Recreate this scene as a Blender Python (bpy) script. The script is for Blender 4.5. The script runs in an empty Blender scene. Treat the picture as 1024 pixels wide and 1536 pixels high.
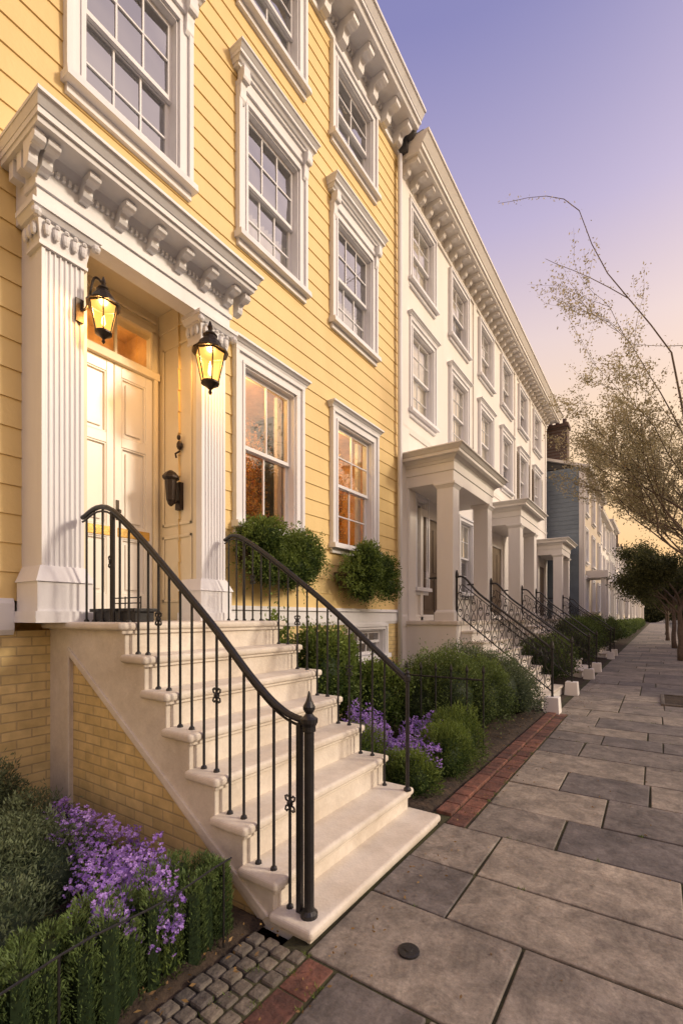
import bpy, bmesh, math, random
import numpy as np
from mathutils import Vector, Matrix
random.seed(7); rng=np.random.default_rng(7)
sc=bpy.context.scene
COL=sc.collection
# ------------------------------------------------------------------ helpers
def empty(name,parent=None):
    o=bpy.data.objects.new(name,None); COL.objects.link(o)
    if parent: o.parent=parent
    return o
class MB:
    def __init__(s): s.v=[]; s.f=[]; s.t=[]; s.cur=0.5
    def add(s,vs,fs):
        o=len(s.v); s.v+= [tuple(p) for p in vs]
        s.f+=[tuple(i+o for i in f) for f in fs]; s.t+=[s.cur]*len(fs)
    def box(s,x0,x1,y0,y1,z0,z1):
        s.add([(x0,y0,z0),(x1,y0,z0),(x1,y1,z0),(x0,y1,z0),(x0,y0,z1),(x1,y0,z1),(x1,y1,z1),(x0,y1,z1)],
              [(0,3,2,1),(4,5,6,7),(0,1,5,4),(1,2,6,5),(2,3,7,6),(3,0,4,7)])
    def tbox(s,r0,z0,r1,z1):
        a,b,c,d=r0; e,f,g,h=r1
        s.add([(a,c,z0),(b,c,z0),(b,d,z0),(a,d,z0),(e,g,z1),(f,g,z1),(f,h,z1),(e,h,z1)],
              [(0,3,2,1),(4,5,6,7),(0,1,5,4),(1,2,6,5),(2,3,7,6),(3,0,4,7)])
    def prism(s,poly,ax,a,b):
        n=len(poly)
        def P(p,t):
            return (p[0],t,p[1]) if ax=='y' else ((p[0],p[1],t) if ax=='z' else (t,p[0],p[1]))
        s.add([P(p,a) for p in poly]+[P(p,b) for p in poly],
              [tuple(range(n)),tuple(range(2*n-1,n-1,-1))]+[(i,(i+1)%n,n+(i+1)%n,n+i) for i in range(n)])
    def tube(s,pts,r,n=6,cap=True):
        pts=[Vector(p) for p in pts]; m=len(pts)
        if not isinstance(r,(list,tuple)): r=[r]*m
        vs=[]; up=None
        for i,p in enumerate(pts):
            t=(pts[min(i+1,m-1)]-pts[max(i-1,0)])
            if t.length<1e-9: t=Vector((0,0,1))
            t.normalize()
            if up is None:
                up=Vector((0,0,1)) if abs(t.z)<.9 else Vector((1,0,0))
            u=up-t*up.dot(t)
            if u.length<1e-4: u=Vector((0,1,0))-t*t.y
            u.normalize(); w=t.cross(u); up=u
            for k in range(n):
                a=2*math.pi*k/n
                vs.append(tuple(p+(u*math.cos(a)+w*math.sin(a))*r[i]))
        fs=[]
        for i in range(m-1):
            for k in range(n):
                fs.append((i*n+k,i*n+(k+1)%n,(i+1)*n+(k+1)%n,(i+1)*n+k))
        if cap: fs.append(tuple(range(n-1,-1,-1))); fs.append(tuple(range((m-1)*n,m*n)))
        s.add(vs,fs)
    def lathe(s,cx,cy,prof,n=12):
        m=len(prof); vs=[]
        for r,z in prof:
            for k in range(n):
                a=2*math.pi*(k+.5)/n; vs.append((cx+r*math.cos(a),cy+r*math.sin(a),z))
        fs=[(i*n+k,i*n+(k+1)%n,(i+1)*n+(k+1)%n,(i+1)*n+k) for i in range(m-1) for k in range(n)]
        fs.append(tuple(range(n-1,-1,-1))); fs.append(tuple(range((m-1)*n,m*n)))
        s.add(vs,fs)
    def ball(s,c,r,n=8):
        rx,ry,rz=r if isinstance(r,(tuple,list)) else (r,r,r)
        vs=[];fs=[];m=n//2+1
        for i in range(m+1):
            ph=math.pi*i/m
            for k in range(n):
                a=2*math.pi*k/n
                vs.append((c[0]+rx*math.sin(ph)*math.cos(a),c[1]+ry*math.sin(ph)*math.sin(a),c[2]+rz*math.cos(ph)))
        for i in range(m):
            for k in range(n): fs.append((i*n+k,(i+1)*n+k,(i+1)*n+(k+1)%n,i*n+(k+1)%n))
        s.add(vs,fs)
    def obj(s,name,mat,parent=None,bevel=0,smooth=False,seg=2,recalc=True):
        me=bpy.data.meshes.new(name); me.from_pydata(s.v,[],s.f)
        if recalc:
            bm=bmesh.new(); bm.from_mesh(me); bmesh.ops.recalc_face_normals(bm,faces=bm.faces); bm.to_mesh(me); bm.free()
        at=me.attributes.new('tint','FLOAT','FACE'); at.data.foreach_set('value',s.t)
        me.materials.append(mat)
        if smooth: me.polygons.foreach_set('use_smooth',[True]*len(me.polygons))
        o=bpy.data.objects.new(name,me); COL.objects.link(o)
        if parent: o.parent=parent
        if bevel:
            md=o.modifiers.new('bevel','BEVEL'); md.width=bevel; md.segments=seg; md.limit_method='ANGLE'; md.angle_limit=math.radians(40)
        return o
def catmull(P,sub=6):
    P=[Vector(p) for p in P]; out=[]
    Q=[P[0]]+P+[P[-1]]
    for i in range(1,len(Q)-2):
        p0,p1,p2,p3=Q[i-1],Q[i],Q[i+1],Q[i+2]
        for k in range(sub):
            t=k/sub
            out.append(.5*((2*p1)+(-p0+p2)*t+(2*p0-5*p1+4*p2-p3)*t*t+(-p0+3*p1-3*p2+p3)*t**3))
    out.append(P[-1]); return out
# ------------------------------------------------------------------ materials
def newmat(name):
    m=bpy.data.materials.new(name); m.use_nodes=True; nt=m.node_tree
    return m,nt,nt.nodes['Principled BSDF'],nt.nodes['Material Output']
def mat(name,c1,c2=None,rough=.6,scale=3,bump=.1,bscale=40,metal=0,spec=.5,tint=0,streak=False,speck=0):
    m,nt,b,o=newmat(name); N=nt.nodes.new; L=nt.links.new
    c2=c2 or tuple(x*.82 for x in c1)
    tc=N('ShaderNodeTexCoord'); mp=N('ShaderNodeMapping'); L(tc.outputs['Object'],mp.inputs[0])
    if streak: mp.inputs['Scale'].default_value=(1,1,.22)
    n=N('ShaderNodeTexNoise'); n.inputs['Scale'].default_value=scale; n.inputs['Detail'].default_value=7; n.inputs['Roughness'].default_value=.65
    L(mp.outputs[0],n.inputs[0])
    r=N('ShaderNodeValToRGB'); r.color_ramp.elements[0].position=.3; r.color_ramp.elements[1].position=.68
    r.color_ramp.elements[0].color=(*c2,1); r.color_ramp.elements[1].color=(*c1,1); L(n.outputs[0],r.inputs[0])
    out=r.outputs[0]
    def mul(out,fac):
        mu=N('ShaderNodeMix'); mu.data_type='RGBA'; mu.blend_type='MULTIPLY'; mu.inputs[0].default_value=1
        L(out,mu.inputs[6]); L(fac,mu.inputs[7]); return mu.outputs[2]
    if tint:
        a=N('ShaderNodeAttribute'); a.attribute_name='tint'
        rp=N('ShaderNodeValToRGB'); e=rp.color_ramp; e.elements[0].color=(1-tint,1-tint,1-tint*.85,1); e.elements[1].color=(1+tint,1+tint*.85,1+tint*.6,1)
        L(a.outputs['Fac'],rp.inputs[0]); out=mul(out,rp.outputs[0])
    if speck:
        n3=N('ShaderNodeTexNoise'); n3.inputs['Scale'].default_value=45; n3.inputs['Detail'].default_value=9; n3.inputs['Roughness'].default_value=.8; L(tc.outputs['Object'],n3.inputs[0])
        mr=N('ShaderNodeMapRange'); mr.inputs[1].default_value=.3; mr.inputs[2].default_value=.7; mr.inputs[3].default_value=1-speck; mr.inputs[4].default_value=1+speck; L(n3.outputs[0],mr.inputs[0])
        out=mul(out,mr.outputs[0])
        n4=N('ShaderNodeTexNoise'); n4.inputs['Scale'].default_value=6; n4.inputs['Detail'].default_value=8; n4.inputs['Roughness'].default_value=.7; n4.inputs['Distortion'].default_value=.8; L(tc.outputs['Object'],n4.inputs[0])
        m4=N('ShaderNodeMapRange'); m4.inputs[1].default_value=.38; m4.inputs[2].default_value=.62; m4.inputs[3].default_value=1-speck*.9; m4.inputs[4].default_value=1+speck*.6; L(n4.outputs[0],m4.inputs[0])
        out=mul(out,m4.outputs[0])
    L(out,b.inputs['Base Color'])
    b.inputs['Roughness'].default_value=rough; b.inputs['Metallic'].default_value=metal; b.inputs['Specular IOR Level'].default_value=spec
    n2=N('ShaderNodeTexNoise'); n2.inputs['Scale'].default_value=bscale; n2.inputs['Detail'].default_value=6; L(tc.outputs['Object'],n2.inputs[0])
    bp=N('ShaderNodeBump'); bp.inputs['Strength'].default_value=bump; bp.inputs['Distance'].default_value=.02
    L(n2.outputs[0],bp.inputs['Height']); L(bp.outputs[0],b.inputs['Normal'])
    return m
def brickmat(name,c1,c2,mortar,sc_=1,plane='yz',bump=.6,bw=.21,bh=.072,ms=.006,mix=True):
    m,nt,b,o=newmat(name); N=nt.nodes.new; L=nt.links.new
    tc=N('ShaderNodeTexCoord'); sp=N('ShaderNodeSeparateXYZ'); cb=N('ShaderNodeCombineXYZ'); L(tc.outputs['Object'],sp.inputs[0])
    i={'x':0,'y':1,'z':2}
    L(sp.outputs[i[plane[0]]],cb.inputs[0]); L(sp.outputs[i[plane[1]]],cb.inputs[1])
    t=N('ShaderNodeTexBrick'); t.inputs['Color1'].default_value=(*c1,1); t.inputs['Color2'].default_value=(*c2,1); t.inputs['Mortar'].default_value=(*mortar,1)
    t.inputs['Scale'].default_value=sc_; t.inputs['Brick Width'].default_value=bw; t.inputs['Row Height'].default_value=bh; t.inputs['Mortar Size'].default_value=ms
    t.inputs['Mortar Smooth'].default_value=.3; L(cb.outputs[0],t.inputs[0])
    n=N('ShaderNodeTexNoise'); n.inputs['Scale'].default_value=9; n.inputs['Detail'].default_value=8; L(tc.outputs['Object'],n.inputs[0])
    mr=N('ShaderNodeMapRange'); mr.inputs[3].default_value=.6; mr.inputs[4].default_value=1.3; L(n.outputs[0],mr.inputs[0])
    mu=N('ShaderNodeMix'); mu.data_type='RGBA'; mu.blend_type='MULTIPLY'; mu.inputs[0].default_value=1; L(t.outputs[0],mu.inputs[6]); L(mr.outputs[0],mu.inputs[7])
    L(mu.outputs[2],b.inputs['Base Color']); b.inputs['Roughness'].default_value=.75
    s=N('ShaderNodeMath'); s.operation='MULTIPLY_ADD'; L(t.outputs['Fac'],s.inputs[0]); s.inputs[1].default_value=-1; L(n.outputs[0],s.inputs[2])
    bp=N('ShaderNodeBump'); bp.inputs['Strength'].default_value=bump; bp.inputs['Distance'].default_value=.012; L(s.outputs[0],bp.inputs['Height']); L(bp.outputs[0],b.inputs['Normal'])
    return m
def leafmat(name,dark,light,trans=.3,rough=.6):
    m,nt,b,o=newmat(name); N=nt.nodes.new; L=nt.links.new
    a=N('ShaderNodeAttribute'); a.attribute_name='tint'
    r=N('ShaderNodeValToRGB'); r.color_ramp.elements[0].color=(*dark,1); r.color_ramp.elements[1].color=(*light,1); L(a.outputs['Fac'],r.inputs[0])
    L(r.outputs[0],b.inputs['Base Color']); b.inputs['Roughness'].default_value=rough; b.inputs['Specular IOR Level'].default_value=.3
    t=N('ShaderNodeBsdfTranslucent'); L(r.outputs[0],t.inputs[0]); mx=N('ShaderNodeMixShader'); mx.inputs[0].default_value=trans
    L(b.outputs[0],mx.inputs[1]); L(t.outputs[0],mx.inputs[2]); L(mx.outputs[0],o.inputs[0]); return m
def glassmat(name,base=.3,tint=(.85,.88,.9),bump=.3):
    m,nt,b,o=newmat(name); N=nt.nodes.new; L=nt.links.new
    nt.nodes.remove(b)
    g=N('ShaderNodeBsdfGlossy'); g.inputs['Color'].default_value=(.95,.95,.95,1); g.inputs['Roughness'].default_value=.015
    t=N('ShaderNodeBsdfTransparent'); t.inputs[0].default_value=(*tint,1)
    f=N('ShaderNodeFresnel'); f.inputs[0].default_value=1.5
    ma=N('ShaderNodeMath'); ma.operation='MULTIPLY_ADD'; ma.inputs[1].default_value=1.3; ma.inputs[2].default_value=base; ma.use_clamp=True; L(f.outputs[0],ma.inputs[0])
    tc=N('ShaderNodeTexCoord'); n=N('ShaderNodeTexNoise'); n.inputs['Scale'].default_value=2.2; n.inputs['Detail'].default_value=1; L(tc.outputs['Object'],n.inputs[0])
    bp=N('ShaderNodeBump'); bp.inputs['Strength'].default_value=bump; bp.inputs['Distance'].default_value=.03; L(n.outputs[0],bp.inputs['Height']); L(bp.outputs[0],g.inputs['Normal'])
    mx=N('ShaderNodeMixShader'); L(ma.outputs[0],mx.inputs[0]); L(t.outputs[0],mx.inputs[1]); L(g.outputs[0],mx.inputs[2]); L(mx.outputs[0],o.inputs[0]); return m
M={}
M['yellow']=mat('yellow_siding_paint',(.80,.595,.265),(.71,.515,.215),rough=.55,scale=1.6,bump=.12,bscale=30,streak=True)
M['ybrick']=brickmat('yellow_painted_brick',(.72,.55,.26),(.62,.47,.21),(.5,.38,.2),plane='yz')
M['ybrickx']=brickmat('yellow_painted_brick_side',(.72,.55,.26),(.64,.48,.21),(.5,.38,.2),plane='xz')
M['trim']=mat('white_trim_paint',(.80,.80,.82),(.70,.69,.71),rough=.45,scale=2.5,bump=.06,bscale=60,streak=True)
M['cream']=mat('cream_paint',(.80,.72,.55),(.74,.65,.47),rough=.5,scale=2,bump=.05)
M['door']=mat('door_paint',(.82,.79,.74),(.78,.74,.68),rough=.3,scale=2,bump=.03)
M['stone']=mat('cream_stone',(.76,.70,.61),(.57,.50,.41),rough=.6,scale=2.6,bump=.14,bscale=55,speck=.07)
M['stucco']=mat('white_stucco',(.82,.79,.75),(.74,.70,.65),rough=.7,scale=1.2,bump=.1,bscale=70,streak=True)
M['iron']=mat('black_iron',(.02,.02,.022),(.035,.033,.032),rough=.38,scale=30,bump=.15,bscale=90,metal=.3)
M['glass']=glassmat('window_glass',.30)
M['glassr']=glassmat('window_glass_lit_room',.12)
M['glassw']=glassmat('window_glass_pale',.20,(.95,.95,.94))
M['dark']=mat('dark_interior',(.03,.028,.028),rough=.9)
M['warm']=mat('amber_glow_wall',(.7,.42,.16),(.35,.18,.06),rough=.8,scale=4)  # golden glow of the panes put into the wall colour
M['curtain']=mat('linen_curtain',(.88,.83,.74),(.80,.74,.64),rough=.9,scale=8)
M['flag']=mat('flagstone',(.26,.232,.20),(.125,.113,.102),rough=.58,scale=2.0,bump=.8,bscale=11,tint=.42,speck=.36)
M['joint']=mat('mossy_joint',(.07,.072,.026),(.028,.023,.016),rough=.95,scale=4,bump=.5)
M['rbrick']=mat('red_brick_paver',(.20,.085,.058),(.09,.045,.035),rough=.75,scale=12,bump=.5,bscale=40,tint=.4,speck=.35)
M['cobble']=mat('cobble_stone',(.16,.14,.115),(.09,.08,.065),rough=.7,scale=14,bump=.5,bscale=40,tint=.35,speck=.3)
M['soil']=mat('garden_soil',(.075,.05,.032),(.025,.018,.012),rough=.95,scale=12,bump=1,bscale=30,speck=.4)
M['asphalt']=mat('asphalt',(.055,.053,.052),(.04,.04,.04),rough=.85,scale=5,bump=.4,bscale=120)
M['slate']=mat('slate_blue_paint',(.21,.26,.31),(.16,.20,.24),rough=.6,scale=2,bump=.2)
M['doorb']=mat('dark_timber_door',(.13,.09,.06),(.08,.055,.04),rough=.4,scale=6)
M['chim']=brickmat('chimney_brick',(.13,.075,.06),(.09,.055,.045),(.14,.11,.1),plane='yz')
M['roof']=mat('slate_roof',(.1,.1,.11),(.07,.07,.075),rough=.7,scale=3)
M['bark']=mat('tree_bark',(.20,.145,.105),(.10,.075,.055),rough=.9,scale=14,bump=.8,bscale=35)
M['beige']=mat('beige_stucco',(.62,.54,.42),(.55,.47,.36),rough=.7,scale=1.5)
M['grey']=mat('grey_stucco',(.45,.45,.45),(.38,.38,.38),rough=.7,scale=1.5)
M['bronze']=mat('dark_bronze',(.05,.035,.025),(.03,.022,.018),rough=.4,metal=.6,scale=20)
M['brass']=mat('polished_brass',(.85,.58,.22),(.7,.45,.16),rough=.2,metal=1,scale=12,bump=.03)
M['leafA']=leafmat('shrub_leaves',(.025,.045,.014),(.19,.26,.07))
M['leafB']=leafmat('rosemary_leaves',(.025,.045,.018),(.20,.29,.09))
M['leafC']=leafmat('grey_green_leaves',(.035,.055,.03),(.21,.26,.14))
M['leafG']=leafmat('bright_leaves',(.03,.06,.014),(.23,.31,.065),.35)
M['leafT']=leafmat('pale_tree_leaves',(.26,.23,.12),(.66,.58,.38),.5)
M['leafD']=leafmat('dark_tree_leaves',(.035,.045,.018),(.19,.20,.07),.35)
M['leafGold']=leafmat('gold_glow_leaves',(.40,.19,.03),(.95,.55,.10),.75)  # sunset backlight put into the leaf colour
M['flower']=leafmat('purple_petals',(.28,.14,.55),(.62,.42,.88),.3)
M['litter']=leafmat('dry_leaves',(.12,.07,.03),(.35,.22,.08),.1)
# ------------------------------------------------------------------ foliage
def leaves(name,P,D,Ln,W,T,material,parent=None):
    n=len(P); D=D/np.linalg.norm(D,axis=1,keepdims=True)
    R=rng.normal(size=(n,3)); S=np.cross(D,R); S/=np.linalg.norm(S,axis=1,keepdims=True)
    Nn=np.cross(D,S)
    Ln=np.broadcast_to(np.asarray(Ln,float),(n,))[:,None]; W=np.broadcast_to(np.asarray(W,float),(n,))[:,None]
    mid=P+D*Ln*.45+Nn*Ln*.06
    V=np.stack([P,mid+S*W/2,P+D*Ln,mid-S*W/2],axis=1).reshape(-1,3)
    me=bpy.data.meshes.new(name); me.vertices.add(4*n); me.vertices.foreach_set('co',V.ravel())
    me.loops.add(4*n); me.loops.foreach_set('vertex_index',np.arange(4*n,dtype=np.int32))
    me.polygons.add(n); me.polygons.foreach_set('loop_start',np.arange(0,4*n,4,dtype=np.int32))
    me.update(calc_edges=True)
    at=me.attributes.new('tint','FLOAT','FACE'); at.data.foreach_set('value',np.clip(T,0,1).astype(np.float32))
    me.materials.append(material)
    o=bpy.data.objects.new(name,me); COL.objects.link(o)
    if parent: o.parent=parent
    return o
def lump(U,seed,k=3.2):
    s=np.zeros(len(U)); r=np.random.default_rng(seed)
    for i in range(6):
        d=r.normal(size=3)*k*(1+.5*i); s+=np.sin(U@d+r.uniform(0,6))/(1+.5*i)
    return s/3
def bush_pts(c,R,n,seed,thick=.16,flat=True,amp=.2):
    U=rng.normal(size=(n,3)); U/=np.linalg.norm(U,axis=1,keepdims=True)
    if flat: U[:,2]=np.where(U[:,2]<-.5,-U[:,2],U[:,2])
    l=lump(U,seed)
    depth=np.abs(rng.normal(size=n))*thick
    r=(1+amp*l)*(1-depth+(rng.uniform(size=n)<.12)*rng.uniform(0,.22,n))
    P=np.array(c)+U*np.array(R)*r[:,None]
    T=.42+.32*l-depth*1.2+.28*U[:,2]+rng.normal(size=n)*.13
    D=U*.8+rng.normal(size=(n,3))*.6+np.array([0,0,.35])
    return P,D,T
def bush(name,blobs,ln,w,material,dens=1.0,amp=.2,thick=.16,flat=True):
    Ps=[];Ds=[];Ts=[]; mb=MB()
    for i,(c,R,n) in enumerate(blobs):
        P,D,T=bush_pts(c,R,int(n*dens),i*7+len(name),thick,flat,amp); Ps.append(P);Ds.append(D);Ts.append(T)
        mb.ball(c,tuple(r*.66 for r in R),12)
    P=np.vstack(Ps);n=len(P)
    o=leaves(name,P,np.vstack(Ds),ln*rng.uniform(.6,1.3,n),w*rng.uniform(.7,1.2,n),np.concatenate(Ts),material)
    mb.cur=0; mb.t=[0]*len(mb.f); mb.obj('dark_core',material,o,smooth=True)  # added solid core in the darkest leaf colour, blocks see-through
    return o
# ------------------------------------------------------------------ architecture parts
def wall_open(mb,x,y0,y1,z0,z1,ops,rowh=None,lap=0):
    rows=[z0]
    if rowh:
        z=z0
        while z<z1-1e-6: z+=rowh; rows.append(min(z,z1))
    else: rows=[z0,z1]
    for a,b in zip(rows[:-1],rows[1:]):
        br=sorted(set([a,b]+[q for o in ops for q in (o[2],o[3]) if a<q<b]))
        for k,(c,d) in enumerate(zip(br[:-1],br[1:])):
            seg=[(y0,y1)]
            for o in ops:
                if o[2]<d-1e-6 and o[3]>c+1e-6:
                    ns=[]
                    for s,e in seg:
                        if o[1]<=s or o[0]>=e: ns.append((s,e)); continue
                        if o[0]>s: ns.append((s,o[0]))
                        if o[1]<e: ns.append((o[1],e))
                    seg=ns
            xc=x+lap*(1-(c-a)/(b-a)); xd=x+lap*(1-(d-a)/(b-a))
            for s,e in seg:
                mb.add([(xc,s,c),(xc,e,c),(xd,e,d),(xd,s,d)],[(0,1,2,3)])
                if lap and k==0: mb.add([(x-.01,s,c),(x-.01,e,c),(xc,e,c),(xc,s,c)],[(0,1,2,3)])
def bracket(mb,x,yc,ztop,w,h,p):
    pts=[(x,ztop),(x+p,ztop),(x+p,ztop-h*.14),(x+p*.93,ztop-h*.3),(x+p*.75,ztop-h*.42),(x+p*.55,ztop-h*.45),(x+p*.45,ztop-h*.55),
         (x+p*.45,ztop-h*.72),(x+p*.38,ztop-h*.9),(x+p*.2,ztop-h),(x,ztop-h)]
    mb.prism(pts,'y',yc-w/2,yc+w/2)
    mb.prism([(x+p*.97,ztop-h*.02)]+[(x+p*.8+p*.24*math.cos(a),ztop-h*.24+h*.2*math.sin(a)) for a in np.linspace(1.2,-3.5,9)],'y',yc-w/2-.008,yc+w/2+.008)
def stack(mb,x,y0,y1,layers,back=None,ends=(1,1)):
    bk=x-.05 if back is None else back
    for z0,z1,p0,p1 in layers:
        mb.tbox((bk,x+p0,y0-p0*ends[0],y1+p0*ends[1]),z0,(bk,x+p1,y0-p1*ends[0],y1+p1*ends[1]),z1)
def window(S,x,y0,y1,z0,z1,cols=3,rows=2,cw=.13,hood=None,curt=None,glass='glass',room=0):
    T,G,DK,C=S['trim'],S[glass],S['dark'],S['curtain']
    T.box(x-.03,x+.045,y0-cw,y0,z0,z1); T.box(x-.03,x+.045,y1,y1+cw,z0,z1)
    T.box(x-.03,x+.047,y0-cw,y1+cw,z1,z1+cw)
    T.box(x-.02,x+.075,y0-cw-.03,y0-cw+.02,z0,z1+cw+.02); T.box(x-.02,x+.075,y1+cw-.02,y1+cw+.03,z0,z1+cw+.02)
    T.box(x-.02,x+.078,y0-cw-.032,y1+cw+.032,z1+cw-.015,z1+cw+.035)
    T.box(x-.02,x+.06,y0-.035,y0-.002,z0,z1); T.box(x-.02,x+.06,y1+.002,y1+.035,z0,z1); T.box(x-.02,x+.061,y0-.035,y1+.035,z1+.002,z1+.035)
    T.box(x-.16,x+.03,y0-.01,y0+.02,z0,z1); T.box(x-.16,x+.03,y1-.02,y1+.01,z0,z1); T.box(x-.16,x+.03,y0,y1,z1-.02,z1+.01)
    T.tbox((x-.16,x+.13,y0-cw-.05,y1+cw+.05),z0-.075,(x-.16,x+.12,y0-cw-.05,y1+cw+.05),z0+.0)
    T.box(x-.02,x+.05,y0-cw-.02,y1+cw+.02,z0-.15,z0-.073)
    zm=(z0+z1)/2
    for (a,b,xx) in ((z0,zm+.02,x-.13),(zm-.02,z1-.02,x-.085)):
        fr=.045
        T.box(xx,xx+.04,y0+.02,y0+.02+fr,a,b); T.box(xx,xx+.04,y1-.02-fr,y1-.02,a,b)
        T.box(xx+.001,xx+.041,y0+.02+fr,y1-.02-fr,a,a+fr); T.box(xx+.001,xx+.041,y0+.02+fr,y1-.02-fr,b-fr,b)
        iy0,iy1=y0+.02+fr,y1-.02-fr; iz0,iz1=a+fr,b-fr
        for c in range(1,cols):
            yy=iy0+(iy1-iy0)*c/cols; T.box(xx+.008,xx+.034,yy-.009,yy+.009,iz0,iz1)
        for r in range(1,rows):
            zz=iz0+(iz1-iz0)*r/rows; T.box(xx+.01,xx+.036,iy0,iy1,zz-.009,zz+.009)
        for c in range(cols):
            for r in range(rows):
                ga,gb=iy0+(iy1-iy0)*c/cols-.004,iy0+(iy1-iy0)*(c+1)/cols+.004
                gc,gd=iz0+(iz1-iz0)*r/rows-.004,iz0+(iz1-iz0)*(r+1)/rows+.004
                t1,t2=random.gauss(0,.0022),random.gauss(0,.0022)
                G.add([(xx+.02+t1,ga,gc),(xx+.02-t2,gb,gc),(xx+.02-t1,gb,gd),(xx+.02+t2,ga,gd)],[(0,1,2,3)])
    dp=room if room else .42; K=S['warm'] if room else DK
    K.add([(x-dp,y0-.1-room*.3,z0-.1),(x-dp,y1+.1+room*.3,z0-.1),(x-dp,y1+.1+room*.3,z1+.1),(x-dp,y0-.1-room*.3,z1+.1)],[(0,1,2,3)])
    e=room*.3
    K.box(x-dp,x-.17,y0-.12-e,y0-.1-e,z0-.1,z1+.1); K.box(x-dp,x-.17,y1+.1+e,y1+.12+e,z0-.1,z1+.1)
    K.box(x-dp,x-.17,y0-.12-e,y1+.12+e,z1+.1,z1+.12); K.box(x-dp,x-.17,y0-.12-e,y1+.12+e,z0-.12,z0-.1)
    if curt:
        w=y1-y0; cx=.165 if glass=='glassw' else .22; am=.012 if glass=='glassw' else .022
        def fold(a,b,za,zb):
            n=max(6,int((b-a)/.035)); vs=[];fs=[]
            for i in range(n+1):
                yy=a+(b-a)*i/n; xx=x-cx+(am if i%2 else -am)
                vs+=[(xx,yy,za),(xx,yy,zb)]
            for i in range(n): fs.append((2*i,2*i+2,2*i+3,2*i+1))
            C.add(vs,fs)
        if curt=='side': fold(y0,y0+w*.13,z0,z1); fold(y1-w*.13,y1,z0,z1)
        if curt=='half': fold(y0,y1,z0+(z1-z0)*.45,z1)
        if curt=='low': fold(y0,y1,z0,z0+(z1-z0)*.4)
        if curt=='full': fold(y0,y1,z0,z1)
    if hood=='big':
        zt=z1+cw+.035
        T.box(x-.02,x+.06,y0-cw,y1+cw,zt,zt+.12)
        stack(T,x,y0-cw-.02,y1+cw+.02,[(zt+.12,zt+.15,.09,.10),(zt+.15,zt+.19,.12,.15),(zt+.19,zt+.23,.17,.17),(zt+.23,zt+.27,.175,.21),(zt+.27,zt+.29,.22,.22)],ends=(.5,.5))
        for yy in (y0-cw+.02,y1+cw-.02):
            bracket(T,x+.04,yy,zt+.12,.09,.36,.11)
    if hood=='small':
        zt=z1+cw+.035
        stack(T,x,y0-cw-.02,y1+cw+.02,[(zt,zt+.03,.08,.09),(zt+.03,zt+.06,.10,.13),(zt+.06,zt+.085,.145,.145)],ends=(.5,.5))
def fluted(mb,xf,xb,y0,y1,z0,z1,n=7,dep=.014):
    w=(y1-y0)-.04; g=w/n; mid=[]
    for i in range(n):
        c=y0+.02+g*(i+.5)
        for a in np.linspace(0,math.pi,6): mid.append((xf-dep*math.sin(a),c-g*.38*math.cos(a)))
    mb.prism([(xb,y0),(xf,y0)]+mid+[(xf,y1),(xb,y1)],'z',z0,z1)
def capital(mb,x0,x1,y0,y1,z0,z1,leafy=True):
    h=z1-z0
    def e(p): return (x0,x1+p,y0-p,y1+p)
    mb.tbox(e(.012),z0,e(.012),z0+.03*h/.3)
    mb.tbox(e(.0),z0+.03*h/.3,e(.03),z0+h*.75)
    mb.tbox(e(.05),z0+h*.72,e(.075),z0+h*.86); mb.tbox(e(.085),z0+h*.86,e(.085),z1)
    if leafy:
        n=5
        for i in range(n):
            yy=y0+(y1-y0)*(i+.5)/n
            mb.ball((x1+.03,yy,z0+h*.45),(.022,(y1-y0)/n*.4,h*.2),8)
            mb.ball((x1+.045,yy,z0+h*.62),(.02,(y1-y0)/n*.3,h*.07),6)
        for i in range(3):
            xx=x1-(x1-max(x0,x1-.25))*(i+.5)/3
            mb.ball((xx,y0-.03,z0+h*.45),(.03,.02,h*.2),8)
        mb.ball((x1+.06,y0-.05,z0+h*.68),(.035,.035,.035),8); mb.ball((x1+.06,y1+.05,z0+h*.68),(.035,.035,.035),8)
def sets():
    return {k:MB() for k in('trim','glass','glassw','glassr','dark','curtain','warm')}
def finish(S,parent,trimname='window_frames',mt='trim',bev=.004):
    S['trim'].obj(trimname,M[mt],parent,bevel=bev,seg=1)
    if S['glass'].f: S['glass'].obj('window_glass',M['glass'],parent,recalc=False)
    if S['glassw'].f: S['glassw'].obj('window_glass_pale',M['glassw'],parent,recalc=False)
    if S['glassr'].f: S['glassr'].obj('window_glass_lit_room',M['glassr'],parent,recalc=False)
    S['dark'].obj('room_interiors',M['dark'],parent)
    if S['warm'].f: S['warm'].obj('amber_glow_room_walls',M['warm'],parent)
    if S['curtain'].f: S['curtain'].obj('curtains',M['curtain'],parent)
def plight(name,loc,e,col,r,parent):
    ld=bpy.data.lights.new(name,'POINT'); ld.energy=e; ld.color=col; ld.shadow_soft_size=r
    lo=bpy.data.objects.new(name,ld); lo.location=loc; COL.objects.link(lo); lo.parent=parent; return lo
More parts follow.
